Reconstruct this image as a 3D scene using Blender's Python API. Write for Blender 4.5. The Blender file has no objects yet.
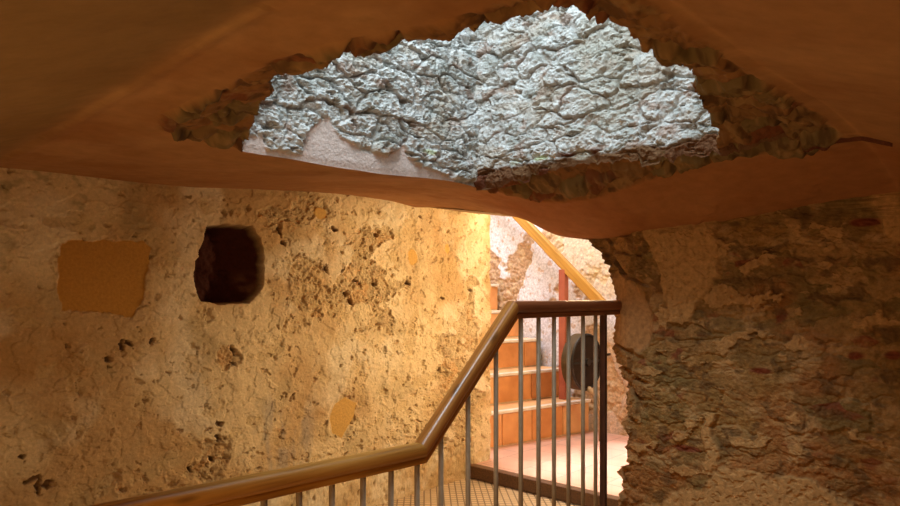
import bpy, bmesh, math, random
import numpy as np
from mathutils import Vector
random.seed(4)
SC = bpy.context.scene
COL = SC.collection

# ------------------------------------------------------------------ noise --
def _hash(ix, iy, seed):
    h = (ix.astype(np.int64) * 374761393 + iy.astype(np.int64) * 668265263 + int(seed) * 1442695041) & 0xFFFFFFFF
    h = ((h ^ (h >> 13)) * 1274126177) & 0xFFFFFFFF
    h = ((h ^ (h >> 16)) * 2246822519) & 0xFFFFFFFF
    return ((h ^ (h >> 15)) & 0xFFFFFF) / float(0xFFFFFF)

def perlin(x, y, seed=0):
    ix = np.floor(x); iy = np.floor(y); fx = x - ix; fy = y - iy
    def g(ax, ay):
        a = _hash(ix + ax, iy + ay, seed) * 2 * np.pi
        return np.cos(a) * (fx - ax) + np.sin(a) * (fy - ay)
    ux = fx * fx * fx * (fx * (fx * 6 - 15) + 10); uy = fy * fy * fy * (fy * (fy * 6 - 15) + 10)
    a = g(0, 0) * (1 - ux) + g(1, 0) * ux
    b = g(0, 1) * (1 - ux) + g(1, 1) * ux
    return (a * (1 - uy) + b * uy) * 1.5

def fbm(x, y, seed=0, octs=5, gain=.5):
    r = np.zeros_like(x); a = 1.; f = 1.; t = 0
    for i in range(octs):
        r += a * perlin(x * f + 13.7 * i, y * f - 7.1 * i, seed + i * 17); t += a
        a *= gain; f *= 2.03
    return r / t

def ridged(x, y, seed=0, octs=4):
    r = np.zeros_like(x); a = 1.; f = 1.; t = 0
    for i in range(octs):
        r += a * (1 - np.abs(perlin(x * f, y * f, seed + 31 * i)) * 2); t += a; a *= .5; f *= 2.1
    return r / t

def worley(x, y, seed=0, jit=.9, row_shift=0.):
    iy = np.floor(y)
    f1 = np.full(x.shape, 9.); f2 = np.full(x.shape, 9.); idv = np.zeros_like(x); idw = np.zeros_like(x)
    for dy in (-1, 0, 1):
        cy = iy + dy
        xs = x + (cy % 2) * row_shift
        ix = np.floor(xs)
        for dx in (-1, 0, 1):
            cx = ix + dx
            h1 = _hash(cx, cy, seed); h2 = _hash(cx, cy, seed + 5)
            px = cx + .5 + (h1 - .5) * jit; py = cy + .5 + (h2 - .5) * jit
            d = np.sqrt((xs - px) ** 2 + (y - py) ** 2)
            m = d < f1
            f2 = np.where(m, f1, np.minimum(f2, d))
            idv = np.where(m, _hash(cx, cy, seed + 9), idv); idw = np.where(m, _hash(cx, cy, seed + 12), idw)
            f1 = np.where(m, d, f1)
    return f1, f2, idv, idw

def sm(a, b, x):
    t = np.clip((x - a) / (b - a), 0, 1); return t * t * (3 - 2 * t)

def polydist(x, y, poly):
    """signed distance to a polygon, positive inside"""
    d = np.full(x.shape, 1e9); inside = np.zeros(x.shape, bool); n = len(poly)
    for i in range(n):
        x0, y0 = poly[i]; x1, y1 = poly[(i + 1) % n]
        ex, ey = x1 - x0, y1 - y0; L = ex * ex + ey * ey + 1e-12
        t = np.clip(((x - x0) * ex + (y - y0) * ey) / L, 0, 1)
        d = np.minimum(d, (x - x0 - t * ex) ** 2 + (y - y0 - t * ey) ** 2)
        c = ((y0 > y) != (y1 > y))
        xi = x0 + (y - y0) * ex / (ey if abs(ey) > 1e-9 else 1e-9)
        inside ^= c & (x < xi)
    d = np.sqrt(d)
    return np.where(inside, d, -d)

def blob(x, y, cx, cy, rx, ry):
    return np.exp(-(((x - cx) / rx) ** 2 + ((y - cy) / ry) ** 2))

def mixc(c, col, m):
    col = np.array(col, float)
    return c * (1 - m[..., None]) + col * m[..., None]

# -------------------------------------------------------------- materials --
def mat_attr(name, rough=.92, fine=60., bump=.35, dist=.004, var=.18, spec=.25):
    m = bpy.data.materials.new(name); m.use_nodes = True
    nt = m.node_tree; N = nt.nodes; L = nt.links; b = N['Principled BSDF']
    b.inputs['Roughness'].default_value = rough; b.inputs['Specular IOR Level'].default_value = spec
    at = N.new('ShaderNodeAttribute'); at.attribute_name = 'pigment'
    tc = N.new('ShaderNodeTexCoord')
    n1 = N.new('ShaderNodeTexNoise'); n1.inputs['Scale'].default_value = fine; n1.inputs['Detail'].default_value = 6; n1.inputs['Roughness'].default_value = .65
    L.new(tc.outputs['Object'], n1.inputs['Vector'])
    mr = N.new('ShaderNodeMapRange'); mr.inputs['From Min'].default_value = .3; mr.inputs['From Max'].default_value = .7
    mr.inputs['To Min'].default_value = 1 - var; mr.inputs['To Max'].default_value = 1 + var
    L.new(n1.outputs['Fac'], mr.inputs['Value'])
    mx = N.new('ShaderNodeVectorMath'); mx.operation = 'SCALE'
    L.new(at.outputs['Color'], mx.inputs[0]); L.new(mr.outputs['Result'], mx.inputs['Scale'])
    L.new(mx.outputs['Vector'], b.inputs['Base Color'])
    bp = N.new('ShaderNodeBump'); bp.inputs['Strength'].default_value = bump; bp.inputs['Distance'].default_value = dist
    L.new(n1.outputs['Fac'], bp.inputs['Height']); L.new(bp.outputs['Normal'], b.inputs['Normal'])
    return m

def mat_noise(name, c1, c2, scale=8., rough=.6, metal=0., bump=.1, stretch=(1, 1, 1), detail=5, dist=.003, spec=.5, coat=0.):
    m = bpy.data.materials.new(name); m.use_nodes = True
    nt = m.node_tree; N = nt.nodes; L = nt.links; b = N['Principled BSDF']
    b.inputs['Roughness'].default_value = rough; b.inputs['Metallic'].default_value = metal
    b.inputs['Specular IOR Level'].default_value = spec; b.inputs['Coat Weight'].default_value = coat
    tc = N.new('ShaderNodeTexCoord'); mp = N.new('ShaderNodeMapping'); mp.inputs['Scale'].default_value = stretch
    L.new(tc.outputs['Object'], mp.inputs['Vector'])
    n1 = N.new('ShaderNodeTexNoise'); n1.inputs['Scale'].default_value = scale; n1.inputs['Detail'].default_value = detail
    L.new(mp.outputs['Vector'], n1.inputs['Vector'])
    cr = N.new('ShaderNodeValToRGB'); cr.color_ramp.elements[0].position = .32; cr.color_ramp.elements[1].position = .68
    cr.color_ramp.elements[0].color = (*c1, 1); cr.color_ramp.elements[1].color = (*c2, 1)
    L.new(n1.outputs['Fac'], cr.inputs['Fac']); L.new(cr.outputs['Color'], b.inputs['Base Color'])
    bp = N.new('ShaderNodeBump'); bp.inputs['Strength'].default_value = bump; bp.inputs['Distance'].default_value = dist
    L.new(n1.outputs['Fac'], bp.inputs['Height']); L.new(bp.outputs['Normal'], b.inputs['Normal'])
    return m

M_wall = mat_attr('old_lime_plaster', fine=75, bump=.5, dist=.004, var=.16)
M_rubble = mat_attr('rubble_masonry', fine=45, bump=.7, dist=.008, var=.3)
M_white = mat_attr('whitewashed_stone', rough=1., fine=85, bump=.8, dist=.010, var=.16, spec=.05)
M_ceil = mat_attr('earth_plaster', fine=18, bump=.25, dist=.004, var=.12)
M_steel = mat_noise('painted_baluster_metal', (.33, .24, .145), (.41, .31, .20), 30, .5, .0, .03)
M_dark_steel = mat_noise('dark_red_steel', (.06, .022, .014), (.10, .035, .02), 20, .5, .2, .05)
M_redpost = mat_noise('red_oxide_paint', (.36, .09, .05), (.46, .14, .08), 9, .45, 0, .05)
M_orange_tile = [mat_noise('terracotta_tile_%s' % n, a, b, 9, .55, 0, .12) for n, a, b in (
    ('warm', (.64, .29, .10), (.76, .38, .15)), ('deep', (.56, .23, .07), (.70, .32, .11)), ('pale', (.70, .38, .16), (.82, .48, .22)))]
M_grout = mat_noise('lime_grout', (.72, .56, .34), (.84, .68, .46), 30, .9, 0, .3)
M_nosing = mat_noise('worn_pale_nosing', (.72, .62, .50), (.85, .78, .68), 14, .6, 0, .15)
M_board = mat_noise('dark_nosing_board', (.10, .045, .018), (.17, .08, .03), 12, .55, 0, .15, (1, 8, 8))
M_drum = mat_noise('dark_drum_metal', (.016, .009, .006), (.03, .017, .01), 8, .8, .0, .05, spec=.12)
M_drumside = mat_noise('drum_side_paint', (.07, .045, .02), (.11, .07, .03), 8, .7, 0, .05, spec=.2)
M_iron = mat_noise('black_iron', (.015, .012, .01), (.03, .025, .02), 20, .5, .5, .05)
M_hose = mat_noise('tan_hose_rubber', (.34, .24, .13), (.42, .30, .17), 20, .55, 0, .05)

def wood(name, c1, c2, c3, rot, rough=.3, coat=.35):
    m = bpy.data.materials.new(name); m.use_nodes = True
    nt = m.node_tree; N = nt.nodes; L = nt.links; b = N['Principled BSDF']
    tc = N.new('ShaderNodeTexCoord'); mp = N.new('ShaderNodeMapping')
    mp.vector_type = 'TEXTURE'; mp.inputs['Rotation'].default_value = rot; mp.inputs['Scale'].default_value = (1 / 1.1, 1 / 26, 1 / 26)
    L.new(tc.outputs['Object'], mp.inputs['Vector'])
    n = N.new('ShaderNodeTexNoise'); n.inputs['Scale'].default_value = 2.2; n.inputs['Detail'].default_value = 8; n.inputs['Distortion'].default_value = .6
    L.new(mp.outputs['Vector'], n.inputs['Vector'])
    cr = N.new('ShaderNodeValToRGB'); e = cr.color_ramp.elements
    e[0].position = .25; e[0].color = (*c1, 1); e[1].position = .75; e[1].color = (*c3, 1); k = e.new(.5); k.color = (*c2, 1)
    L.new(n.outputs['Fac'], cr.inputs['Fac'])
    # sparse dark knots
    mp2 = N.new('ShaderNodeMapping'); mp2.vector_type = 'TEXTURE'; mp2.inputs['Rotation'].default_value = rot; mp2.inputs['Scale'].default_value = (1 / 3.2, 1 / 11, 1 / 11)
    L.new(tc.outputs['Object'], mp2.inputs['Vector'])
    vo = N.new('ShaderNodeTexVoronoi'); vo.inputs['Scale'].default_value = 1.; L.new(mp2.outputs['Vector'], vo.inputs['Vector'])
    mr = N.new('ShaderNodeMapRange'); mr.inputs['From Min'].default_value = .06; mr.inputs['From Max'].default_value = .15
    mr.inputs['To Min'].default_value = .75; mr.inputs['To Max'].default_value = 0.
    L.new(vo.outputs['Distance'], mr.inputs['Value'])
    mx = N.new('ShaderNodeMix'); mx.data_type = 'RGBA'; L.new(mr.outputs['Result'], mx.inputs['Factor'])
    L.new(cr.outputs['Color'], mx.inputs['A']); mx.inputs['B'].default_value = (c1[0] * .3, c1[1] * .25, c1[2] * .25, 1)
    L.new(mx.outputs['Result'], b.inputs['Base Color'])
    b.inputs['Roughness'].default_value = rough; b.inputs['Coat Weight'].default_value = coat; b.inputs['Coat Roughness'].default_value = .15
    bp = N.new('ShaderNodeBump'); bp.inputs['Strength'].default_value = .08; bp.inputs['Distance'].default_value = .002
    L.new(n.outputs['Fac'], bp.inputs['Height']); L.new(bp.outputs['Normal'], b.inputs['Normal'])
    return m
M_rail = wood('varnished_pine', (.22, .085, .014), (.49, .215, .036), (.63, .32, .07), (0, 0, 0), .38, .15)
M_rail_slope = wood('varnished_pine_slope', (.17, .05, .010), (.42, .155, .03), (.56, .25, .06), (0, -math.radians(42.5), 0), .34, .2)
M_rail_end = wood('varnished_pine_red_brown', (.15, .04, .015), (.24, .07, .025), (.30, .10, .035), (0, 0, 0))
M_beam = wood('yellow_pine', (.34, .16, .025), (.48, .25, .04), (.56, .31, .06), (0, -math.radians(43), math.radians(90)), .45, .1)

# ---------------------------------------------------------------- helpers --
def grid_mesh(name, P, pig, mat, keep=None, parent=None, kind='structure', flip=False):
    """P: (n, m, 3) points -> one mesh; pig: (n, m, 3) pigment"""
    n, m = P.shape[:2]
    idx = np.arange(n * m).reshape(n, m)
    q = np.stack([idx[:-1, :-1], idx[1:, :-1], idx[1:, 1:], idx[:-1, 1:]], -1)
    if flip: q = q[..., ::-1]
    if keep is not None: q = q[keep]
    q = q.reshape(-1, 4)
    me = bpy.data.meshes.new(name)
    used = np.zeros(n * m, bool); used[q.ravel()] = True
    remap = np.cumsum(used) - 1
    V = P.reshape(-1, 3)[used]; q = remap[q]; C = np.clip(pig.reshape(-1, 3)[used], 0.003, 1)
    me.vertices.add(len(V)); me.vertices.foreach_set('co', V.astype(np.float32).ravel())
    me.loops.add(q.size); me.loops.foreach_set('vertex_index', q.ravel().astype(np.int32))
    me.polygons.add(len(q)); me.polygons.foreach_set('loop_start', np.arange(0, q.size, 4, dtype=np.int32))
    me.polygons.foreach_set('loop_total', np.full(len(q), 4, np.int32))
    me.polygons.foreach_set('use_smooth', np.ones(len(q), bool))
    a = me.attributes.new('pigment', 'FLOAT_COLOR', 'POINT')
    a.data.foreach_set('color', np.concatenate([C, np.ones((len(C), 1))], 1).astype(np.float32).ravel())
    me.update(); me.validate()
    me.materials.append(mat)
    o = bpy.data.objects.new(name, me); COL.objects.link(o)
    if kind and parent is None: o['kind'] = kind
    if parent: o.parent = parent
    return o

def obj(name, bm, mat, parent=None, smooth=False):
    me = bpy.data.meshes.new(name); bmesh.ops.recalc_face_normals(bm, faces=bm.faces[:]); bm.to_mesh(me); bm.free()
    if isinstance(mat, (list, tuple)):
        for k in mat: me.materials.append(k)
    else: me.materials.append(mat)
    if smooth:
        me.polygons.foreach_set('use_smooth', [True] * len(me.polygons))
    o = bpy.data.objects.new(name, me); COL.objects.link(o)
    if parent: o.parent = parent
    return o

def box(bm, lo, hi, bev=0., mi=0):
    r = bmesh.ops.create_cube(bm, size=1.)
    vs = r['verts']
    for v in vs:
        v.co = Vector([lo[i] + (v.co[i] + .5) * (hi[i] - lo[i]) for i in range(3)])
    fs = set(f for v in vs for f in v.link_faces)
    for f in fs: f.material_index = mi
    if bev > 0:
        es = list(set(e for v in vs for e in v.link_edges))
        bmesh.ops.bevel(bm, geom=es, offset=bev, segments=2, affect='EDGES', profile=.6, clamp_overlap=True)

def sweep(bm, path, profile, up=Vector((0, 0, 1)), cap=True, side=None, mats=None):
    """mitred sweep of a closed 2D profile (a across, b up) along path"""
    rings = []; n = len(path)
    for i, p in enumerate(path):
        d0 = (path[i] - path[i - 1]).normalized() if i else (path[1] - path[0]).normalized()
        d1 = (path[i + 1] - path[i]).normalized() if i < n - 1 else d0
        t = (d0 + d1).normalized(); k = 1 / max(.3, t.dot(d1))
        s = (side.copy() if side is not None else t.cross(up)).normalized()
        u = s.cross(t).normalized()
        rings.append([bm.verts.new(p + s * a + u * b * k) for a, b in profile])
    m = len(profile)
    for i in range(n - 1):
        for j in range(m):
            f = bm.faces.new([rings[i][j], rings[i][(j + 1) % m], rings[i + 1][(j + 1) % m], rings[i + 1][j]])
            if mats: f.material_index = mats[i]
    if cap:
        bm.faces.new(rings[0][::-1]); bm.faces.new(rings[-1])

def rrect(w, h, r, seg=5):
    o = []
    for cx, cy, a0 in ((w / 2 - r, h / 2 - r, 0), (-w / 2 + r, h / 2 - r, 90), (-w / 2 + r, -h / 2 + r, 180), (w / 2 - r, -h / 2 + r, 270)):
        for k in range(seg + 1):
            a = math.radians(a0 + 90 * k / seg); o.append((cx + r * math.cos(a), cy + r * math.sin(a)))
    return o

def circ(r, n=14): return [(r * math.cos(2 * math.pi * k / n), r * math.sin(2 * math.pi * k / n)) for k in range(n)]

def thing(name, label, cat, loc=(0, 0, 0), group=None):
    o = bpy.data.objects.new(name, None); COL.objects.link(o); o.location = loc
    o['label'] = label; o['category'] = cat
    if group: o['group'] = group
    return o
def put(o, t):
    """parent a mesh built in world coordinates to a thing that stands at t.location"""
    me = o.data; loc = t.location
    me.transform(__import__('mathutils').Matrix.Translation(-loc)); o.parent = t
    return o

# World axes: x runs along the railing (away to the right in the photo), y runs
# across the corridor to the plastered wall, z is up; the eye stands at (0,0,1.5).

# ============================================================ WALL, LEFT ===
ULE = 3.74
nu, nz = 1150, 700
u = np.linspace(-1.9, ULE, nu)
u = np.concatenate([np.linspace(-1.9, .55, 90, endpoint=False), np.linspace(.55, ULE, nu - 90)])
zz = np.concatenate([np.linspace(.0, .45, 40, endpoint=False), np.linspace(.45, 2.25, nz - 40), np.linspace(2.26, 3.6, 60)])
U, Z = np.meshgrid(u, zz, indexing='ij')
wx = U + .03 * fbm(U * 6, Z * 6, 3, 3); wz = Z + .03 * fbm(U * 6 + 9, Z * 6, 5, 3)
base = fbm(U * 1.6, Z * 1.6, 11, 5)
# where the plaster has come away
R = fbm(U * 3.1, Z * 3.6, 21, 5) * .9 - .52
for cx, cy, rx, ry, k in ((2.55, 1.62, .28, .16, .6), (2.40, 1.50, .24, .16, .52), (2.75, 1.45, .20, .2, .42), (3.42, .72, .20, .42, .8),
                          (3.30, 1.12, .15, .35, .55), (1.64, 1.12, .09, .15, .45), (1.56, .72, .14, .16, .72), (2.2, 1.97, .34, .09, .5),
                          (2.65, 1.9, .2, .09, .4), (1.92, 1.84, .08, .12, .6), (1.45, .62, .16, .09, .6), (3.5, 1.5, .12, .35, .62),
                          (2.85, .95, .2, .2, .35), (2.0, 1.45, .15, .12, .42), (1.75, 1.93, .16, .05, .5), (.85, .70, .25, .1, .3),
                          (.72, 1.62, .12, .12, .33), (2.1, 1.66, .1, .1, .3), (3.0, 1.75, .15, .15, .2), (2.95, .6, .3, .15, .3), (1.35, 1.2, .12, .2, .2)):
    R = R + k * 1.15 * blob(U, Z, cx, cy, rx, ry)
R = R + .22 * fbm(U * 14, Z * 14, 51, 4)
rub = sm(.0, .10, R)
H = .006 * base + .0028 * fbm(U * 12, Z * 12, 33, 4) + .0011 * ridged(U * 26, Z * 30, 34, 3)
f1, f2, i1, i2 = worley(wx * 12 + .5 * fbm(U * 16, Z * 16, 45, 3), wz * 15 + .5 * fbm(U * 16, Z * 16, 46, 3), 41, .95)
lump = sm(.02, .45, f2 - f1) * (.35 + .65 * i1)
f1b, f2b, i1b, _ = worley(wx * 48, wz * 52, 43, .95)
lump2 = sm(.0, .5, f2b - f1b) * i1b
H += rub * (-.015 + .014 * lump + .006 * lump2 + .014 * fbm(U * 18, Z * 20, 44, 5, .6))
H += sm(-.10, 0., R) * (1 - rub) * .0035                                # lifted plaster lips
# flaking and pitted skin all over
fl = sm(.16, .30, fbm(U * 7, Z * 8, 61, 5) + .12 * sm(1.2, 3.4, U) - .04)
H -= fl * (.0035 + .003 * lump2)
pf1, _, pi, pj = worley(wx * 24, wz * 26, 71, .9)
pirr = fbm(U * 40, Z * 40, 75, 3)
dens = .01 + .05 * sm(-.3, .1, R) + .03 * sm(1.4, 2.8, U)
pit = sm(.30, .16, pf1 + .55 * pirr) * (pi < dens)
pf2, _, pk, pl = worley(wx * 60, wz * 64, 72, .9)
pit2 = sm(.36, .18, pf2 + .5 * pirr) * (pk < dens * .9)
gou = sm(.37, .46, fbm(U * 12, Z * 14, 76, 4) + .09 * sm(1.5, 3.2, U)) 
H -= gou * .011 + .0012 * np.abs(pirr)
H += .007 * sm(.0, .5, fbm(U * 3.4 + 2, Z * 4.2, 79, 5)) + .0022 * fbm(U * 32, Z * 34, 80, 3) * sm(-.3, .2, fbm(U * 2.1, Z * 2.1, 85, 3) + .25 * sm(1.8, 3.2, U))
H += .006 * sm(.05, .2, fbm(U * 10, Z * 12, 77, 5)) * sm(-.2, .3, fbm(U * 2.5, Z * 2.5, 87, 3) + .2 * sm(1.2, 3, U)) + .0045 * sm(.1, .4, fbm(U * 6, Z * 7, 77, 5)) + .0035 * sm(-.02, .03, fbm(U * 8 + 5, Z * 9, 78, 5))
H -= pit * (.008 + .010 * pj) + pit2 * .005
hole = np.zeros_like(U)
for k, (cx, cy) in enumerate([(2.371, 1.652), (2.249, 1.655), (2.445, 1.482), (2.41, 1.53), (2.648, 1.883), (3.022, 2.028), (1.95, 1.85), (1.97, 1.80), (1.603, .871), (1.598, .787),
               (2.035, .963), (3.224, 1.493), (1.078, 1.223), (1.133, 1.286), (1.16, 1.29), (1.282, 1.31), (.82, .719), (.80, .75), (.86, .72), (1.454, .675), (.767, .86), (3.5, 1.55),
               (3.2, 1.0), (1.69, 1.23), (1.57, .68), (2.63, 1.58), (2.5, 1.57), (2.46, 1.60), (2.3, 1.9), (2.9, 1.6), (1.68, 1.16)]):
    rx = .009 + .012 * ((k * 37) % 10) / 10; ry = .008 + .013 * ((k * 53) % 10) / 10
    hole = np.maximum(hole, sm(.3, .7, blob(wx, wz, cx, cy, rx * 1.25, ry * 1.25) + .9 * pirr * (np.hypot(U - cx, Z - cy) < .04)))
H -= hole * .026
# ochre repairs, trowelled smooth
nz_edge = .012 * fbm(U * 22, Z * 22, 81, 3)
pt = polydist(U, Z, [(.893, 1.718), (.924, 1.741), (1.242, 1.757), (1.269, 1.726), (1.251, 1.601), (1.233, 1.486), (1.184, 1.405), (1.07, 1.434), (.901, 1.445), (.885, 1.55)]) + nz_edge
patch = sm(-.003, .004, pt)
small = np.maximum(polydist(U, Z, [(2.32, .879), (2.393, .911), (2.483, .865), (2.46, .778), (2.371, .673), (2.305, .707), (2.284, .802)]),
        np.maximum(.045 - np.hypot((U - 2.95), (Z - 1.762) * .85), .034 - np.hypot((U - 2.22) * .8, (Z - 1.975))))
small = np.maximum(small, .022 - np.hypot(U - 3.28, (Z - 1.83) * .6)) + nz_edge * .7
sp = sm(-.003, .004, small)
ring = sm(-.03, -.003, pt) * (1 - patch)
ring2 = sm(-.03, -.003, small) * (1 - sp)
flat = np.maximum(patch, sp)
H = H * (1 - flat) + flat * (-.004 + .0012 * fbm(U * 14, Z * 14, 83, 3))
H -= .006 * ring * sm(-.1, .3, fbm(U * 18, Z * 18, 84, 3)) + .008 * ring2
# the square niche
nd = polydist(U, Z, [(1.545, 1.85), (1.62, 1.868), (1.786, 1.869), (1.844, 1.80), (1.862, 1.70), (1.856, 1.563), (1.774, 1.464), (1.62, 1.462), (1.504, 1.476), (1.474, 1.534), (1.474, 1.62), (1.498, 1.728)]) + .018 * fbm(U * 14, Z * 14, 91, 4)
ncut = sm(.0, .012, nd)
H = H * (1 - ncut) + ncut * (-.17 - .03 * fbm(U * 9, Z * 9, 92, 4) + .10 * sm(.12, 0., nd) * sm(1.65, 1.8, U))
# plaster and stone colour, darker in pits and holes; niche shade painted in
cream = np.array([.67, .51, .30])
C = np.ones(U.shape + (3,)) * cream
C = mixc(C, (.50, .32, .15), sm(-.1, .35, fbm(U * 1.3 + 4, Z * 1.3, 101, 4) + .10))
C = mixc(C, (.42, .22, .07), .65 * sm(.3, 1., blob(U, Z, .80, 1.26, .32, .13) * 1.3) * sm(-.5, .3, fbm(U * 5, Z * 5, 102, 4)))
C = mixc(C, (.42, .31, .16), .5 * sm(.12, .38, fbm(U * 3.7, Z * 3.7, 103, 5)))
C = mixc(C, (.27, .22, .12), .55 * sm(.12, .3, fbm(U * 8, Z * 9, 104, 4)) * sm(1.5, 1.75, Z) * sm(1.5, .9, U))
C = mixc(C, (.34, .29, .24), .6 * sm(.4, 1., blob(U, Z, 1.98, .75, .22, .28) * 1.5) * sm(-.1, .25, fbm(U * 11, Z * 2.5, 105, 4)))
C = mixc(C, (.74, .62, .44), .75 * sm(.05, .4, fbm(U * 2.4, Z * 2.0, 106, 4) + .12 * sm(2, 3.3, U)))
C = mixc(C, (.52, .36, .17), fl * .45)
stone = mixc(np.ones(U.shape + (3,)) * np.array([.47, .33, .17]), (.42, .29, .15), sm(.3, .8, i1))
stone = mixc(stone, (.50, .28, .11), .8 * sm(.78, .9, i2)); stone = mixc(stone, (.62, .46, .26), .6 * sm(.0, .3, fbm(U * 15, Z * 15, 107, 3)))
C = C * (1 - .8 * rub[..., None]) + stone * .8 * rub[..., None]
C = mixc(C, (.40, .26, .13), .5 * np.maximum(pit, pit2)); C = mixc(C, (.46, .31, .15), .4 * gou); C = mixc(C, (.14, .07, .035), .8 * hole)
C = mixc(C, (.46, .225, .045), patch); C = mixc(C, (.58, .34, .10), sp)
C = mixc(C, (.055, .012, .006), ncut)  # niche interior darkened: its shade is put into the pigment
C = mixc(C, (.20, .09, .04), ncut * sm(1.74, 1.80, U) * sm(1.66, 1.56, Z) * .6 * sm(-.2, .2, fbm(U * 10, Z * 10, 121, 3)))  # lighter brown painted on the lit lower right of the niche
P = np.stack([U + .022 * fbm(Z * 9, U * 2, 86, 4) * sm(ULE - .08, ULE, U), 3.05 - H, Z], -1)
# H is positive towards the corridor: the wall face looks to -y
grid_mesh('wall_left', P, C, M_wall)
# end of that wall, turned round the corner into the stair
zz2 = np.linspace(0, 3.6, 240); tt = np.linspace(0, .5, 40)
T, Z2 = np.meshgrid(tt, zz2, indexing='ij')
P = np.stack([ULE - .008 + .012 * fbm(T * 12, Z2 * 12, 7, 4) * sm(0, .05, T), 3.055 + T, Z2], -1)
grid_mesh('wall_stair_return', P, np.ones(P.shape) * cream, M_wall)

# ========================================================== WALL, RIGHT ====
ed = [(0.0, 1.60), (.46, 1.572), (.59, 1.572), (.616, 1.616), (.683, 1.518), (.743, 1.545), (.81, 1.529), (.88, 1.60), (.931, 1.545), (1.057, 1.578), (1.13, 1.62), (1.232, 1.650),
      (1.35, 1.635), (1.475, 1.616), (1.571, 1.644), (1.716, 1.73), (1.802, 1.801), (1.83, 1.95), (1.854, 2.02), (1.915, 2.11), (1.97, 2.27), (1.997, 2.40), (2.06, 2.8), (2.1, 3.05), (3.6, 3.05)]
zz = np.concatenate([np.linspace(0, .42, 30, endpoint=False), np.linspace(.42, 2.0, 640), np.linspace(2.003, 2.12, 30), np.linspace(2.15, 3.6, 40)])
VE = np.interp(zz, [e[0] for e in ed], [e[1] for e in ed])
VE = VE + (.010 * fbm(zz * 30, zz * 0 + .5, 5, 4) + .012 * perlin(zz * 60, zz * 0 + .3, 8)) * (zz < 1.9)
# parameter s: 0..60 around the jamb (thickness), then along the face
nj, nf = 70, 720
s_face = np.concatenate([np.linspace(0, 1, nf - 80, endpoint=False) * 1.35, 1.35 + np.linspace(0, 1, 80) * 2.5])
S, Zr = np.meshgrid(s_face, zz, indexing='ij'); VEg = np.broadcast_to(VE, S.shape)
V = VEg - S * (1 + 0 * Zr)
Vw = V + .05 * fbm(V * 5, Zr * 5, 3, 3); Zw = Zr + .035 * fbm(V * 4, Zr * 4, 5, 3) + .02 * V
f1, f2, i1, i2 = worley(Vw * 5.5 + .5 * fbm(V * 9, Zr * 9, 147, 4), Zw * 12 + .6 * fbm(V * 9, Zr * 9, 148, 4), 141, .9, .5)
st = sm(.0, .22, f2 - f1)
g1, g2, j1, j2 = worley(Vw * 13, Zw * 30, 142, .95)
st2 = sm(.0, .4, g2 - g1) * j1
lay = fbm(Vw * 5, Zw * 17, 143, 5, .6)
Hr = .008 * st * (.3 + i1) + .005 * st2 + .006 * lay + .009 * fbm(V * 14, Zr * 18, 144, 6, .66) + .02 * fbm(V * 2.2, Zr * 2.2, 145, 3) + .005 * fbm(V * 60, Zr * 60, 146, 3)
pe = .035 * fbm(V * 9, Zr * 9, 151, 4)
d1 = polydist(V, Zr, [(1.476, 1.90), (1.091, 1.90), (1.095, 1.711), (1.074, 1.598), (1.15, 1.509), (1.219, 1.394), (1.304, 1.383), (1.344, 1.509), (1.389, 1.667)]) + pe
d2 = polydist(V, Zr, [(1.60, .40), (1.172, .640), (1.083, .735), (.90, .745), (.70, .762), (.55, .70), (.55, .40)]) + pe * 1.6 - .01
d3 = .03 - np.abs(V - 1.128 - .015 * np.sin(Zr * 30)) + pe * .8; d3 = np.where((Zr < .98) & (Zr > .7), d3, -1)
d4 = polydist(V, Zr, [(.50, 1.9), (.40, 1.9), (.40, 1.70), (.47, 1.74)]) + pe
bits = fbm(V * 7, Zr * 11, 152, 5) - .25 + .10 * blob(V, Zr, 1.0, 1.6, .25, .25) + .10 * blob(V, Zr, .6, 1.65, .2, .1) + .08 * blob(V, Zr, 1.05, 1.45, .15, .12)
pl = np.maximum.reduce([sm(-.008, .012, d1), sm(-.008, .012, d2), sm(-.008, .012, d3), sm(-.008, .012, d4), .8 * sm(.0, .05, bits)])
Hp = .020 + .003 * fbm(V * 7, Zr * 7, 153, 4) - .006 * sm(.05, .25, fbm(V * 25, Zr * 30, 157, 3))
Hr = Hr * (1 - pl) + Hp * pl
# eroded stones where the wall turns into the passage
er_edge = np.interp(zz, [0, .756, 1.01, 1.269, 1.486, 1.668, 1.83, 3.6], [1.46, 1.465, 1.363, 1.414, 1.344, 1.404, 1.47, 1.5])
E_ = sm(0., .13, V - er_edge[None, :] + .04 * fbm(V * 8, Zr * 8, 161, 3))
f1, f2, k1, k2 = worley(V * 7 + Zr * 2, Zr * 10 - V * 4, 162, .9)
big = sm(.02, .3, f2 - f1) * (.4 + .6 * k1)
Hr = Hr - E_ * (.035 + .10 * sm(.0, .28, V - er_edge[None, :]) ** 2) + E_ * .055 * big + E_ * .015 * fbm(V * 18, Zr * 18, 163, 4)
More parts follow.
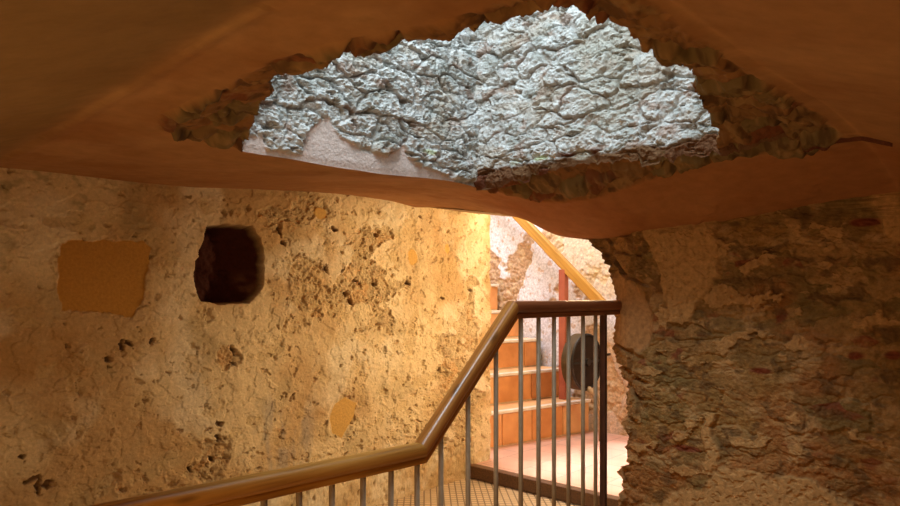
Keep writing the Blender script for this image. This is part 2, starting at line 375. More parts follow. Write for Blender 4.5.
# smooth mortar pad around the end of the handrail
db = polydist(V, Zr, [(1.80, 1.60), (1.56, 1.62), (1.45, 1.54), (1.405, 1.44), (1.40, 1.30), (1.46, 1.225), (1.55, 1.235), (1.80, 1.27)]) + .015 * fbm(V * 9, Zr * 9, 171, 3)
pad = sm(-.01, .025, db)
Hr = Hr * (1 - pad) + pad * (-.012 + .006 * fbm(V * 5, Zr * 5, 172, 3) - .05 * sm(1.52, 1.66, V))
Cr = np.ones(V.shape + (3,)) * np.array([.27, .165, .060])
Cr = mixc(Cr, (.20, .145, .06), sm(.3, .7, i1)); Cr = mixc(Cr, (.34, .22, .10), sm(.55, .95, i2) * .8)
Cr = mixc(Cr, (.20, .055, .028), .8 * sm(.80, .9, j2) * sm(.0, .2, fbm(V * 5, Zr * 7, 181, 3)))
Cr = mixc(Cr, (.30, .13, .045), .7 * sm(.0, .4, fbm(V * 2.1, Zr * 2.5, 182, 4) + .3 * sm(1.1, .75, Zr)))
Cr = mixc(Cr, (.19, .125, .05), .75 * sm(.08, .3, fbm(V * 4, Zr * 6, 183, 5)))
Cr = mixc(Cr, (.42, .29, .15), .7 * sm(.14, .34, fbm(V * 6 + 7, Zr * 9, 186, 5)))
Cr = mixc(Cr, (.40, .26, .12), .6 * sm(.1, .4, fbm(V * 12, Zr * 18, 184, 4)))
for cx, cy, rx, ry in ((.90, 1.185, .05, .016), (1.23, .80, .06, .018), (.56, 1.27, .03, .02), (.46, 1.28, .04, .02), (.83, 1.42, .03, .03), (.52, 1.79, .07, .02)):
    Cr = mixc(Cr, (.16, .03, .015), .85 * sm(.3, .7, blob(Vw, Zr, cx, cy, rx, ry)))
Cr = mixc(Cr, (.12, .07, .03), .7 * sm(.12, .3, fbm(V * 10, Zr * 15, 185, 5)))
Cr = mixc(Cr, (.46, .30, .14), pl * .92)
Cr = mixc(Cr, (.32, .19, .085), E_ * .6); Cr = Cr * np.array([1.08, .92, .72]); Cr = mixc(Cr, (.44, .23, .09), pad)
face = np.stack([2.95 - Hr, V + .0 * Zr, Zr], -1)
# jamb: from the edge of the face back through the wall
tj = np.linspace(1, 0, nj, endpoint=False); TJ, ZJ = np.meshgrid(tj, zz, indexing='ij')
hj = (.05 * (big[:1] - .5)) + .03 * fbm(TJ * 4, ZJ * 9, 191, 4)
jx = face[:1, :, 0] + TJ * .42
jy = np.broadcast_to(VE, TJ.shape) + sm(0, .25, TJ) * (hj - .02) * (ZJ < 1.95) - .05 * TJ * (ZJ < 1.95)
jamb = np.stack([jx, jy, ZJ], -1)
Cj = np.ones(jamb.shape) * np.array([.46, .33, .19]); Cj = mixc(Cj, (.33, .2, .1), sm(-.1, .3, fbm(TJ * 5, ZJ * 9, 193, 4)))
grid_mesh('wall_right', np.concatenate([jamb, face]), np.concatenate([Cj, Cr]), M_rubble, flip=True)

# =============================================================== CEILING ===
cp = np.array([(.685, 3.05, .51), (1.5, 3.05, .537), (2.83, 3.05, .60), (2.95, 2.8, .563), (1.8, 2.0, .500), (2.95, 2.4, .497), (2.95, 2.27, .47), (2.95, 2.11, .415), (2.95, 2.0, .354),
  (2.95, 1.8, .31), (2.95, 1.5, .316), (2.95, 1.08, .335), (2.95, .76, .367), (2.95, .44, .39), (2.34, 2.0, .52), (1.1, 2.0, .49), (2.4, 1.3, .50), (2.3, .8, .52),
  (1.0, 1.3, .5), (1.1, .7, .5), (.6, 3, .50), (.6, 1.3, .5), (.55, .5, .5), (1.5, .5, .5), (-.5, .5, .5), (-.5, 3, .5), (1, -1.5, .5), (2.9, -1.5, .42), (-.5, -1.5, .5), (1.7, 2.5, .53)])
def K(d2): return np.where(d2 > 0, .5 * d2 * np.log(d2 + 1e-12), 0)
nC = len(cp); A = np.zeros((nC + 3, nC + 3)); dd = ((cp[:, None, :2] - cp[None, :, :2]) ** 2).sum(-1)
A[:nC, :nC] = K(dd) + np.eye(nC) * .002; A[:nC, nC] = 1; A[:nC, nC + 1:] = cp[:, :2]; A[nC, :nC] = 1; A[nC + 1:, :nC] = cp[:, :2].T
wts = np.linalg.solve(A, np.concatenate([cp[:, 2], [0, 0, 0]]))
def ceil_h(x, y):
    r = wts[nC] + wts[nC + 1] * x + wts[nC + 2] * y
    for i in range(nC): r = r + wts[i] * K((x - cp[i, 0]) ** 2 + (y - cp[i, 1]) ** 2)
    r = np.clip(r, .28, .64)
    r = r - .34 * np.maximum(0, .60 - x) * sm(-1, .3, y) - .34 * np.maximum(0, .50 - .03 * x - y)
    return np.maximum(r, .12)
RUB_L = [(.805, 1.92), (.755, 1.76), (.76, 1.44), (.76, 1.22), (.785, 1.04), (.83, .90), (.86, .77), (.87, .64), (.93, .56), (1.3, .8), (1.3, 1.90), (1.15, 1.965), (.938, 1.955)]
RUB_R = [(.90, .50), (1.09, .495), (1.33, .490), (1.70, .485), (2.30, .470), (2.48, .60), (2.40, .80), (2.46, 1.06), (2.54, 1.30), (2.58, 1.55), (2.55, 1.80), (2.40, 1.97), (1.2, 1.2)]
def ceil_full(X, Y):
    h = ceil_h(X, Y) + .008 * fbm(X * 1.5, Y * 1.5, 201, 3) + .0022 * fbm(X * 7, Y * 7, 202, 4)
    wob = .035 * fbm(X * 8, Y * 8, 211, 4)
    rd = np.maximum(polydist(X, Y, RUB_L) + wob * .5, polydist(X, Y, RUB_R) + wob * .6)
    f1, f2, i1, i2 = worley(X * 11 + .8 * fbm(X * 6, Y * 6, 221, 3), Y * 8 + .8 * fbm(X * 6, Y * 6, 222, 3), 223, .9)
    stn = sm(.0, .35, f2 - f1)
    rm = sm(-.004, .022, rd)
    h = h + rm * (.014 + .055 * sm(0, .25, rd) - .028 * stn * (.2 + i1) + .026 * fbm(X * 9, Y * 15, 224, 6, .6) + .004 * ridged(X * 22, Y * 30, 225, 3) - .004)
    return h, rm, i1, i2
cu = np.concatenate([np.linspace(-1.9, .1, 30, endpoint=False), np.linspace(.1, 2.97, 760)])
cv = np.concatenate([np.linspace(-2.3, .1, 40, endpoint=False), np.linspace(.1, 3.10, 800)])
X, Y = np.meshgrid(cu, cv, indexing='ij')
h, rm, i1, i2 = ceil_full(X, Y)
cr_l = .007 * np.exp(-((X - .60 - .01 * Y) / .02) ** 2)
h = h - cr_l * (Y > 1.0)
# cracks and lumps in the soffit beyond the hole
h = h - .006 * sm(.62, .8, ridged(X * 2.5, Y * 3.2, 231, 3) * .8) * sm(2.4, 2.5, X) * 0 - .004 * sm(.2, .5, fbm(X * 5, Y * 5, 232, 4)) * (X > 2.3)
Cc = np.ones(X.shape + (3,)) * np.array([.39, .195, .075])
Cc = mixc(Cc, (.30, .125, .04), .7 * sm(-.1, .35, fbm(X * 2.2, Y * 2.2, 241, 5)))
Cc = mixc(Cc, (.48, .26, .11), .5 * sm(.05, .4, fbm(X * 3.5 + 3, Y * 1.6, 242, 5)))
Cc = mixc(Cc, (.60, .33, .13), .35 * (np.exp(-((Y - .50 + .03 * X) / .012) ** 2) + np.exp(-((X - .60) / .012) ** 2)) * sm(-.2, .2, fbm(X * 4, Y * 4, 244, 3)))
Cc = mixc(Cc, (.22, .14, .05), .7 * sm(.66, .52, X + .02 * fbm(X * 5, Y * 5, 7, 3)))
Cc = mixc(Cc, (.38, .125, .036), .45 * sm(2.3, 2.5, X) * sm(2.4, 2.0, Y))
rc = mixc(np.ones(X.shape + (3,)) * np.array([.26, .125, .045]), (.19, .125, .05), sm(.4, .8, i1)); rc = mixc(rc, (.19, .05, .02), sm(.78, .88, i2) * .7)
rc = mixc(rc, (.09, .045, .02), .7 * sm(.08, .3, fbm(X * 12, Y * 20, 245, 5)))
rc = mixc(rc, (.34, .20, .08), .7 * sm(.05, .35, fbm(X * 9, Y * 16, 243, 4)))
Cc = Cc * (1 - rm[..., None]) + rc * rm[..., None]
HOLE = [(1.10, 1.99), (1.16, 1.96), (1.145, 1.85), (1.067, 1.765), (1.03, 1.62), (.925, 1.496), (.92, 1.348), (.977, 1.246), (.981, 1.123), (1.02, 1.05), (1.051, .97), (1.05, .779), (1.075, .70), (1.10, .674),
                     (1.243, .662), (1.419, .692), (1.55, .66), (1.644, .679), (1.848, .743), (1.95, .71), (2.212, .779), (2.34, .81), (2.345, 1.99)]
HOLE = [(x * .93, y * .93) if (i not in (0, len(HOLE) - 1, len(HOLE) - 2)) else (x, y) for i, (x, y) in enumerate(HOLE)]
HOLE[7] = (.955, .885); HOLE[8] = (.952, .705); HOLE[9] = (.948, .640); HOLE[10] = (.965, .605); HOLE[11] = (1.05, .600); HOLE[-4] = (1.88, .755); HOLE[-3] = (2.10, .805); HOLE[-2] = (2.345, .87)
HOLE[0] = (1.13, 1.995); HOLE[1] = (1.10, 1.93); HOLE[2] = (1.06, 1.80); HOLE[3] = (1.015, 1.68); HOLE[4] = (.975, 1.54)
hd = polydist(X, Y, HOLE) + .020 * fbm(X * 6.5, Y * 6.5, 251, 3, .4) * sm(1.99, 1.85, Y) * (X < 2.28)
hd = np.where((X > 2.345) | (Y > 1.995), -1, hd)
solid = hd < 0
kf = solid[:-1, :-1] & solid[1:, :-1] & solid[1:, 1:] & solid[:-1, 1:]
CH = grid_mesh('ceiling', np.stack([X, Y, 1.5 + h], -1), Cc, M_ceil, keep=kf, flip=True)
# thickness of the broken rim: border edges of the hole pulled up into the slab
bm = bmesh.new(); bm.from_mesh(CH.data)
lay_c = bm.verts.layers.float_color['pigment']
bord = [e for e in bm.edges if e.is_boundary and all(.7 < v.co.x < 2.30 and .5 < v.co.y < 1.96 for v in e.verts)]
cen = Vector((1.7, 1.35, 0))
cur = bord
for k in range(5):
    r = bmesh.ops.extrude_edge_only(bm, edges=cur)
    nv = [g for g in r['geom'] if isinstance(g, bmesh.types.BMVert)]
    for v in nv:
        o_ = Vector((v.co.x - cen.x, v.co.y - cen.y, 0)).normalized()
        v.co += Vector((0, 0, .05)) + o_ * (.034 + .012 * math.sin(v.co.x * 40 + k * 2) * math.sin(v.co.y * 33 + k))
        v[lay_c] = (.30, .22, .15, 1)
    cur = [g for g in r['geom'] if isinstance(g, bmesh.types.BMEdge)]
bm.to_mesh(CH.data); bm.free()

# =============================================== DAYLIT SHAFT ABOVE HOLE ===
def masonry(A_, Zq, seed):
    wa = A_ + .07 * fbm(A_ * 7, Zq * 7, seed, 4); wq = Zq + .045 * fbm(A_ * 6, Zq * 6, seed + 1, 4)
    f1, f2, i1, i2 = worley(wa * 5.4, wq * 12.5, seed + 2, .80, .5)
    s1 = sm(.0, .16, f2 - f1)
    g1, g2, j1, _ = worley(wa * 19, wq * 26, seed + 3, .95)
    c1, c2, k1, _ = worley(wa * 24, wq * 34, seed + 21, .95); c3, c4, k2, _ = worley(wa * 60, wq * 74, seed + 22, .95)
    tr = fbm(A_ * 5, Zq * 11, seed + 20, 4, .5)
    cav = sm(.20, .34, fbm(A_ * 11, Zq * 20, seed + 23, 5, .6))
    spk = fbm(A_ * 34, Zq * 44, seed + 4, 4, .7)
    Hm = .020 * s1 * (.35 + .9 * i1) + .010 * (1 - c1) * k1 + .007 * (1 - c3) * k2 + .014 * tr + .008 * fbm(A_ * 12, Zq * 17, seed + 31, 3) + .011 * spk - .015 * cav
    Cm = np.ones(A_.shape + (3,)) * np.array([.62, .62, .60])
    Cm = mixc(Cm, (.40, .41, .38), .8 * sm(-.1, .3, fbm(A_ * 6, Zq * 9, seed + 6, 5)))
    Cm = mixc(Cm, (.75, .76, .75), .7 * sm(.05, .3, fbm(A_ * 14, Zq * 20, seed + 7, 5)))
    Cm = mixc(Cm, (.38, .23, .16), .6 * sm(.16, .34, fbm(A_ * 9 + 3, Zq * 15, seed + 8, 5) + .10 * (1 - s1)))
    Cm = mixc(Cm, (.50, .42, .33), .5 * sm(.05, .35, fbm(A_ * 4 + 5, Zq * 7, seed + 30, 4)))
    Cm = mixc(Cm, (.25, .24, .21), .55 * sm(.10, .35, -spk)); Cm = mixc(Cm, (.30, .25, .19), .5 * cav)
    Cm = mixc(Cm, (.20, .13, .08), .6 * (1 - s1) * sm(-.05, .25, fbm(A_ * 5, Zq * 5, seed + 9, 3)))
    return Hm, Cm, s1, i1
zs = np.concatenate([np.linspace(0, .94, 600, endpoint=False), np.linspace(.94, 1, 30)])
def foot(x, y, off):
    """heights from the ceiling's own height up to the top of the shaft"""
    z0 = 1.5 + ceil_full(x, y)[0] + off
    return z0 + (zs[None, :] / .94 * 1.15) * (zs[None, :] <= .94) + (zs[None, :] > .94) * (1.15 + (zs[None, :] - .94) / .06 * (3.9 - z0 - 1.15))
# wall facing the camera's left (plane y = 2)
A_ = np.repeat(np.linspace(.55, 2.345, 680)[:, None], len(zs), 1); Zq = foot(A_[:, :1], A_[:, :1] * 0 + 2.0, .0)
Hm, Cm, s1, _ = masonry(A_, Zq, 301)
Hm = Hm + .010 * fbm(A_ * 3 + Zq * 3, Zq * 3 - A_, 330, 3)
dp = polydist(A_, Zq, [(1.0, 1.90), (1.0, 2.02), (1.126, 2.008), (1.16, 2.045), (1.209, 2.058), (1.233, 2.012), (1.364, 2.022), (1.377, 2.09), (1.443, 2.158), (1.484, 2.174), (1.545, 2.113), (1.643, 2.08), (1.774, 2.076), (1.869, 2.141),
   (1.90, 2.10), (1.976, 2.062), (2.10, 2.060), (2.17, 2.04), (2.22, 2.02), (2.45, 2.01), (2.45, 1.90)]) + .012 * fbm(A_ * 14, Zq * 14, 331, 3)
pp = sm(-.004, .01, dp)
Hm = Hm * (1 - pp) + pp * (.004 + .002 * fbm(A_ * 20, Zq * 20, 332, 4))
Cm = mixc(Cm, (.72, .58, .52), pp)
Cm = mixc(Cm, (.50, .56, .30), .7 * (1 - pp) * sm(.4, .8, blob(A_, Zq, 2.02, 2.13, .05, .016) + blob(A_, Zq, 1.78, 2.15, .02, .012) * .6))
grid_mesh('wall_shaft_left', np.stack([A_, 2.0 - Hm * sm(0, .03, Zq - Zq[:, :1]), Zq], -1), Cm, M_white)
# wall on the right of the corner (plane x = 2.34)
A_ = np.repeat(np.linspace(2.0, .35, 680)[:, None], len(zs), 1); Zq = foot(A_[:, :1] * 0 + 2.35, A_[:, :1], -.012)
Hm, Cm, s1, i1 = masonry(A_, Zq, 401)
Hm = Hm - .03 * blob(A_, Zq, 1.25, 2.73, .10, .025) + .02 * fbm(A_ * 2.5, Zq * 2.5, 430, 3)
raw_shade = sm(.0, .02, 2.098 + .02 * fbm(A_ * 9, A_ * 0, 431, 4) + .035 * (i1 - .5) - Zq)  # unwhitewashed stone at the foot, darkened to carry the rim's shade
raw_shade_c = mixc(np.ones(Cm.shape) * np.array([.19, .10, .05]), (.15, .055, .03), sm(.5, .8, i1))
Cm = Cm * (1 - raw_shade[..., None]) + raw_shade_c * raw_shade[..., None]
Cm = mixc(Cm, (.45, .43, .36), .55 * sm(.5, 1, blob(A_, Zq, 1.3, 2.45, .17, .35) * 1.5))
for cx, cy, rx, ry, c in ((1.62, 2.10, .04, .012, (.55, .62, .36)), (1.42, 2.085, .05, .022, (.45, .42, .34)), (1.76, 2.10, .03, .015, (.5, .52, .42))):
    Cm = mixc(Cm, c, .8 * sm(.3, .7, blob(A_, Zq, cx, cy, rx, ry)))
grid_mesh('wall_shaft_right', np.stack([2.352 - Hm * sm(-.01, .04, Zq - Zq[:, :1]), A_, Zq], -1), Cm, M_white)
# the two near sides of the shaft
for nm, f in (('wall_shaft_near', lambda a, z, q: (a, .45 + q, z)), ('wall_shaft_side', lambda a, z, q: (.62 + q, a, z))):
    A_, Zq = np.meshgrid(np.linspace(.4, 2.45, 120), np.linspace(2.14, 3.9, 110), indexing='ij')
    q = .03 * fbm(A_ * 7, Zq * 12, 501, 5); x_, y_, z_ = f(A_, Zq, q)
    grid_mesh(nm, np.stack([x_, y_, z_], -1), np.ones(A_.shape + (3,)) * np.array([.58, .56, .52]), M_white)

# ================================================= STAIR ROOM BEYOND =======
# far wall: whitewash flaking off brown rubble
A_, Zq = np.meshgrid(np.linspace(1.1, 6.4, 760), np.linspace(0, 3.8, 520), indexing='ij')
wa = A_ + .05 * fbm(A_ * 5, Zq * 5, 601, 3)
f1, f2, i1, i2 = worley(wa * 6, Zq * 9, 602, .85, .4); s1 = sm(0, .3, f2 - f1)
rb = fbm(A_ * 2.3, Zq * 2.0, 603, 5) - .17 + .18 * fbm(A_ * 9, Zq * 9, 604, 4)
for cx, cy, rx, ry, k in ((3.46, 1.95, .18, .22, .5), (3.9, 1.86, .30, .13, .55), (3.8, 1.5, .4, .22, .40), (4.25, 1.80, .10, .2, .7), (3.0, .9, .25, .5, .42), (3.0, 1.3, .2, .3, .3), (2.8, .7, .3, .3, .5), (3.1, 1.7, .1, .15, .35),
                          (4.2, 2.25, .35, .3, -.4), (3.85, 2.3, .3, .15, -.4), (3.3, 1.6, .1, .5, -.2), (3.6, 1.7, .06, .2, -.3), (3.08, 2.12, .1, .1, .2)):
    rb = rb + k * blob(A_, Zq, cx, cy, rx, ry)
rbm = sm(.05, .13, rb)
Hw = .004 * fbm(A_ * 4, Zq * 4, 605, 4) * (1 - rbm) + rbm * (-.014 + .008 * s1 * (.4 + i1) + .024 * fbm(A_ * 16, Zq * 16, 606, 5, .6)) + .004 * fbm(A_ * 20, Zq * 20, 607, 3)
dmk = sm(.24, .36, fbm(A_ * 16, Zq * 14, 608, 4))
Cw = np.ones(A_.shape + (3,)) * np.array([.76, .78, .86])
Cw = mixc(Cw, (.56, .36, .22), .7 * dmk)
Cw = mixc(Cw, (.48, .30, .15), rbm * .9); Cw = mixc(Cw, (.60, .46, .28), rbm * .7 * sm(.0, .3, fbm(A_ * 13, Zq * 13, 609, 4)))
# warm lamp light painted as cream on the upper wall beside the flight
warm_lit = sm(.0, .06, (3.30 - A_) + .62 * (Zq - 1.75) + .04 * fbm(A_ * 8, Zq * 8, 610, 3))
Cw = mixc(Cw, (.66, .52, .32), warm_lit * .75 * sm(1.40, 1.55, Zq)); Cw = mixc(Cw, (.62, .44, .26), .8 * sm(1.3, 1.0, Zq) * sm(3.15, 3.0, A_))
grid_mesh('wall_back', np.stack([5.15 - Hw, A_, Zq], -1), Cw, M_rubble)

def slab(name, lo, hi, mat, kind='structure'):
    bm = bmesh.new(); box(bm, lo, hi); o = obj(name, bm, mat); o['kind'] = kind; return o
M_plain = mat_noise('plain_render', (.34, .20, .09), (.44, .28, .14), 3, .9, 0, .2)
M_cream = mat_noise('cream_render', (.60, .47, .29), (.70, .57, .38), 3, .9, 0, .2)

# near room shell, behind the camera
slab('wall_near', (-2.0, -2.4, 0), (3.1, -2.3, 2.3), M_plain)
slab('wall_side', (-2.0, -2.3, 0), (-1.9, 3.1, 2.3), M_plain)
# passage and stair shell
slab('wall_passage_near', (3.30, 1.02, 0), (5.4, 1.10, 3.7), M_cream)
slab('wall_stair_far', (3.2, 6.35, 0), (5.4, 6.45, 3.8), M_cream)
slab('wall_stair_left', (3.66, 3.60, 0), (3.74, 6.35, 3.8), M_cream)
slab('ceiling_stair', (3.0, 3.3, 3.75), (5.45, 6.4, 3.85), M_cream)
slab('ceiling_passage', (2.93, 1.0, 3.65), (3.35, 3.3, 3.75), M_cream)
slab('ceiling_passage_side', (4.95, 1.0, 3.65), (5.45, 3.3, 3.75), M_cream)

# floors ---------------------------------------------------------------
def tilefloor(name, lo, hi, c1, c2, cg, w, hgt, mort, rot=0, dots=False, rough=.55, off=.5):
    m = bpy.data.materials.new(name + '_tiles'); m.use_nodes = True; nt = m.node_tree; N = nt.nodes; L = nt.links; b = N['Principled BSDF']
    tc = N.new('ShaderNodeTexCoord'); mp = N.new('ShaderNodeMapping'); mp.inputs['Rotation'].default_value = (0, 0, rot)
    L.new(tc.outputs['Object'], mp.inputs['Vector'])
    br = N.new('ShaderNodeTexBrick'); br.inputs['Color1'].default_value = (*c1, 1); br.inputs['Color2'].default_value = (*c2, 1); br.inputs['Mortar'].default_value = (*cg, 1)
    br.inputs['Scale'].default_value = 1; br.inputs['Brick Width'].default_value = w; br.inputs['Row Height'].default_value = hgt; br.inputs['Mortar Size'].default_value = mort
    br.offset = off
    L.new(mp.outputs['Vector'], br.inputs['Vector'])
    no = N.new('ShaderNodeTexNoise'); no.inputs['Scale'].default_value = 6; no.inputs['Detail'].default_value = 6; L.new(tc.outputs['Object'], no.inputs['Vector'])
    mr = N.new('ShaderNodeMapRange'); mr.inputs['To Min'].default_value = .75; mr.inputs['To Max'].default_value = 1.25; L.new(no.outputs['Fac'], mr.inputs['Value'])
    mx = N.new('ShaderNodeVectorMath'); mx.operation = 'SCALE'; L.new(br.outputs['Color'], mx.inputs[0]); L.new(mr.outputs['Result'], mx.inputs['Scale'])
    L.new(mx.outputs['Vector'], b.inputs['Base Color']); b.inputs['Roughness'].default_value = rough
    bp = N.new('ShaderNodeBump'); bp.invert = True; bp.inputs['Strength'].default_value = .5; bp.inputs['Distance'].default_value = .004
    L.new(br.outputs['Fac'], bp.inputs['Height']); L.new(bp.outputs['Normal'], b.inputs['Normal'])
    return slab(name, lo, hi, m)
tilefloor('floor', (-2.0, -2.4, -.1), (3.30, 1.52, 0), (.36, .17, .07), (.42, .20, .08), (.30, .2, .12), .28, .28, .006)
tilefloor('floor_corridor', (-2.0, 1.52, -.1), (3.53, 3.10, .215), (.60, .42, .23), (.66, .47, .27), (.24, .15, .08), .042, .042, .0045, math.radians(45), off=0.)
tilefloor('floor_landing', (3.535, 1.0, -.1), (5.42, 3.4, .30), (.66, .36, .25), (.70, .41, .30), (.50, .30, .22), .30, .30, .005)
bm = bmesh.new(); box(bm, (3.48, 1.50, .217), (3.55, 3.06, .306), .006); o = obj('trim_1', bm, M_board); o['kind'] = 'structure'

# stairs ----------------------------------------------------------------
V0, TR, RI, Z0 = 3.25, .26, .26, .30
SKEW = -.21
def skew(o):
    for v_ in o.data.vertices: v_.co.y += SKEW * (v_.co.x - 4.0)
    return o
st_t = thing('tiled_staircase', 'steep stair of orange terracotta risers with pale nosings climbing behind the railing', 'staircase', (4.3, V0, Z0))
zb = Z0
for k in range(8):
    ri = .29 if k == 0 else RI
    v = V0 + TR * k; zt = zb + ri
    bm = bmesh.new(); box(bm, (3.765, v + .012, max(Z0 - .02, zb - .3)), (5.105, v + TR + .5, zt - .02))
    put(skew(obj('step', bm, M_grout)), st_t)
    # riser tiles
    bm = bmesh.new(); x = 3.78 + (.13 if k % 2 else .0); w = .36
    xs = [3.77]
    while x < 5.10:
        x += w * random.uniform(.85, 1.15); xs.append(min(x, 5.105))
    for a, b_ in zip(xs[:-1], xs[1:]):
        if b_ - a > .05:
            box(bm, (a + .006, v, zb + .012), (b_ - .006, v + .02, zt - .030), .003, random.randrange(3))
    put(skew(obj('riser_tiles', bm, M_orange_tile)), st_t)
    bm = bmesh.new(); box(bm, (3.765, v - .015, zt - .026), (5.105, v + .035, zt), .006)
    put(skew(obj('nosing', bm, M_nosing)), st_t)
    bm = bmesh.new(); box(bm, (3.765, v + .036, zt - .02), (5.105, v + TR + .01, zt - .002), .002, 0)
    put(skew(obj('tread', bm, [M_orange_tile[2]])), st_t)
    zb = zt

# red post carrying the stair handrail
t = thing('stair_handrail', 'yellow pine handrail on a red steel post, sloping down the tiled stair', 'handrail', (4.95, 3.19, .59))
bm = bmesh.new(); box(bm, (4.918, 3.158, .590), (4.982, 3.222, 1.745), .004); put(obj('post', bm, M_redpost), t)
bm = bmesh.new(); sweep(bm, [Vector((4.95, 2.76, 1.395)), Vector((4.95, 4.8, 3.30))], rrect(.062, .088, .010, 3), side=Vector((1, 0, 0)))
put(obj('rail', bm, M_beam), t)
# round drum on the far wall with its drooping hose
dc = Vector((4.68, 2.80, .966))
t = thing('hose_reel', 'dark round drum with a drooping tan hose, hung beyond the railing balusters', 'reel', tuple(dc - Vector((0, 0, .27))))
def disc(bm, y0, y1, r, n=64):
    r0 = [bm.verts.new((dc.x + r * math.cos(2 * math.pi * k / n), y0, dc.z + r * math.sin(2 * math.pi * k / n))) for k in range(n)]
    r1 = [bm.verts.new((dc.x + r * math.cos(2 * math.pi * k / n), y1, dc.z + r * math.sin(2 * math.pi * k / n))) for k in range(n)]
    for k in range(n): bm.faces.new([r0[k], r0[(k + 1) % n], r1[(k + 1) % n], r1[k]])
    bm.faces.new(r0); bm.faces.new(r1[::-1])
bm = bmesh.new(); disc(bm, dc.y - .005, dc.y + .09, .232); put(obj('drum', bm, M_drumside), t)
bm = bmesh.new(); disc(bm, dc.y - .010, dc.y - .002, .215); put(obj('face_plate', bm, M_drum), t)
bm = bmesh.new()
n = 64; prof = circ(.010, 8)
rings = [[bm.verts.new((dc.x + (.226 + a) * math.cos(2 * math.pi * k / n), dc.y - .008 + b, dc.z + (.226 + a) * math.sin(2 * math.pi * k / n))) for a, b in prof] for k in range(n)]
for k in range(n):
    for j in range(8): bm.faces.new([rings[k][j], rings[k][(j + 1) % 8], rings[(k + 1) % n][(j + 1) % 8], rings[(k + 1) % n][j]])
put(obj('rim', bm, M_iron, smooth=True), t)
bm = bmesh.new(); disc(bm, dc.y - .03, dc.y - .005, .03, 24); put(obj('hub', bm, M_iron), t)
bm = bmesh.new(); box(bm, (dc.x - .22, dc.y - .016, dc.z - .008), (dc.x + .22, dc.y - .009, dc.z + .008), .001); put(obj('cross_bar', bm, M_iron), t)
bm = bmesh.new(); box(bm, (dc.x + .15, dc.y + .035, dc.z + .02), (5.16, dc.y + .055, dc.z + .04), .003); put(obj('wall_bracket', bm, M_iron), t)
bm = bmesh.new()
pts = [dc + Vector(q) for q in ((.0, -.02, -.215), (.05, -.04, -.255), (.10, -.05, -.32), (.135, -.055, -.40), (.145, -.06, -.50), (.145, -.06, -.662))]
sweep(bm, pts, circ(.024, 12), side=Vector((0, 1, 0))); put(obj('hose', bm, M_hose, smooth=True), t)

# ============================================================== RAILING ====
VR = 1.61
rail = thing('stair_railing', 'varnished pine handrail on grey metal balusters, kinked upward along the near stair', 'railing', (1.6, VR, .215))
K1, K2 = 1.592, 2.118
zr1, zr2 = .972, 1.458
A0 = Vector((-.9, VR, zr1 + .06)); B0 = Vector((K1, VR, zr1 - .004)); C0 = Vector((K2, VR, zr2)); D0 = Vector((2.99, VR, zr2))
sd = Vector((0, -1, 0))
prof = rrect(.062, .052, .022, 6)
bm = bmesh.new(); sweep(bm, [A0, B0, C0, D0], prof, side=sd, mats=[0, 1, 2])
h_ = put(obj('handrail', bm, [M_rail, M_rail_slope, M_rail_end], smooth=True), rail)
h_.modifiers.new('edge', 'EDGE_SPLIT').split_angle = math.radians(32)
dz = Vector((0, 0, -.036))
bm = bmesh.new(); sweep(bm, [A0 + dz, B0 + dz + Vector((.012, 0, 0)), C0 + dz + Vector((.014, 0, 0)), D0 + dz], rrect(.034, .022, .004, 2), side=sd, mats=[0, 1, 2])
put(obj('bottom_strip', bm, [M_rail, M_rail_slope, M_rail_end]), rail)
def rz(x):
    if x < K1: return A0.z + (B0.z - A0.z) * (x - A0.x) / (K1 - A0.x)
    if x < K2: return B0.z + (C0.z - B0.z) * (x - K1) / (K2 - K1)
    return C0.z
bus = [.86 - .118 * k for k in range(13, 0, -1)] + [.86, .98, 1.095, 1.213, 1.335, 1.455, 1.576, 1.696, 1.844, 2.012, 2.176, 2.303, 2.421, 2.539, 2.664, 2.778]
for x in bus:
    bm = bmesh.new(); zt = rz(x) - .042
    sweep(bm, [Vector((x, VR, .216)), Vector((x, VR, zt))], circ(.0095, 14), up=Vector((0, 1, 0)))
    put(obj('baluster', bm, M_steel, smooth=True), rail)
bm = bmesh.new(); box(bm, (2.842, VR - .014, .216), (2.866, VR + .014, zr2 - .04), .002); put(obj('end_post', bm, M_dark_steel), rail)

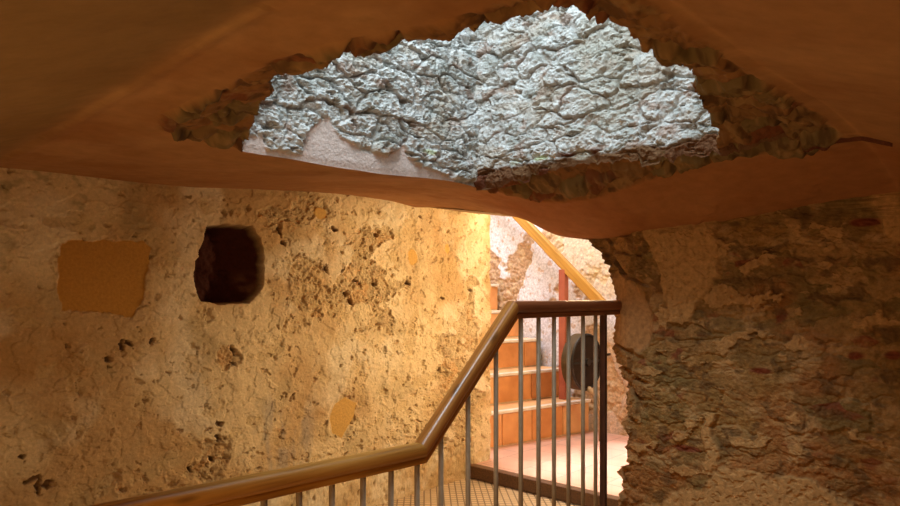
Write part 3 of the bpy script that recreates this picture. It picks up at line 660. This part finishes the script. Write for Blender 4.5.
# =============================================================== LIGHTS ====
def area(name, loc, target, sx, sy, e, col, spread=180):
    l = bpy.data.lights.new(name, 'AREA'); l.shape = 'RECTANGLE'; l.size = sx; l.size_y = sy; l.energy = e; l.color = col; l.spread = math.radians(spread)
    o = bpy.data.objects.new(name, l); COL.objects.link(o); o.location = loc
    o.rotation_euler = (Vector(target) - Vector(loc)).to_track_quat('-Z', 'Y').to_euler(); return o
def point(name, loc, e, col, r):
    l = bpy.data.lights.new(name, 'POINT'); l.energy = e; l.color = col; l.shadow_soft_size = r
    o = bpy.data.objects.new(name, l); COL.objects.link(o); o.location = loc; return o
area('shaft_daylight', (.95, 1.25, 3.85), (2.3, 1.75, 2.3), .9, .9, 60, (.76, .91, 1.0))
area('landing_skylight', (4.2, 2.0, 3.70), (4.3, 2.0, 0), 1.4, 1.3, 10, (1.0, .94, .99), 9)
area('stair_cool_fill', (4.3, 3.7, 3.70), (4.9, 3.6, 1.5), .9, .9, 95, (.86, .90, 1.0))  # cool area light added under the closed stair ceiling to brighten the far wall
area('passage_lamp', (3.75, 1.45, 1.72), (2.5, 3.05, 1.62), .15, .15, 44, (1, .73, .38))
point('wall_lamp', (3.40, 2.40, 2.12), 13, (1, .74, .38), .10)
point('tread_lamp', (4.6, 2.5, 2.35), 12, (1, .70, .36), .10)
area('room_fill', (-1.3, -.4, 1.2), (1.8, 2.0, 1.4), 1.0, .8, 8.2, (1, .60, .24))  # unseen warm fill added behind the camera, not a fixture
area('ceiling_fill', (-.5, .9, .25), (1.6, 1.3, 2.0), .8, .8, 15, (1, .60, .25))  # unseen area light added near the floor to brighten the ceiling

w = bpy.data.worlds.new('world'); SC.world = w; w.use_nodes = True
w.node_tree.nodes['Background'].inputs['Color'].default_value = (.62, .78, 1, 1)
w.node_tree.nodes['Background'].inputs['Strength'].default_value = .6

# =============================================================== CAMERA ====
cam = bpy.data.cameras.new('camera'); co = bpy.data.objects.new('camera', cam); COL.objects.link(co)
cam.sensor_width = 36; cam.lens = 26.0; cam.shift_y = 44 / 900; cam.clip_start = .02
co.location = (0, 0, 1.5); co.rotation_euler = (math.radians(90), 0, -math.radians(47.29)); SC.camera = co
SC.view_settings.view_transform = 'Standard'; SC.view_settings.look = 'None'; SC.view_settings.exposure = 0; SC.view_settings.gamma = 1
SC.view_settings.use_curve_mapping = False
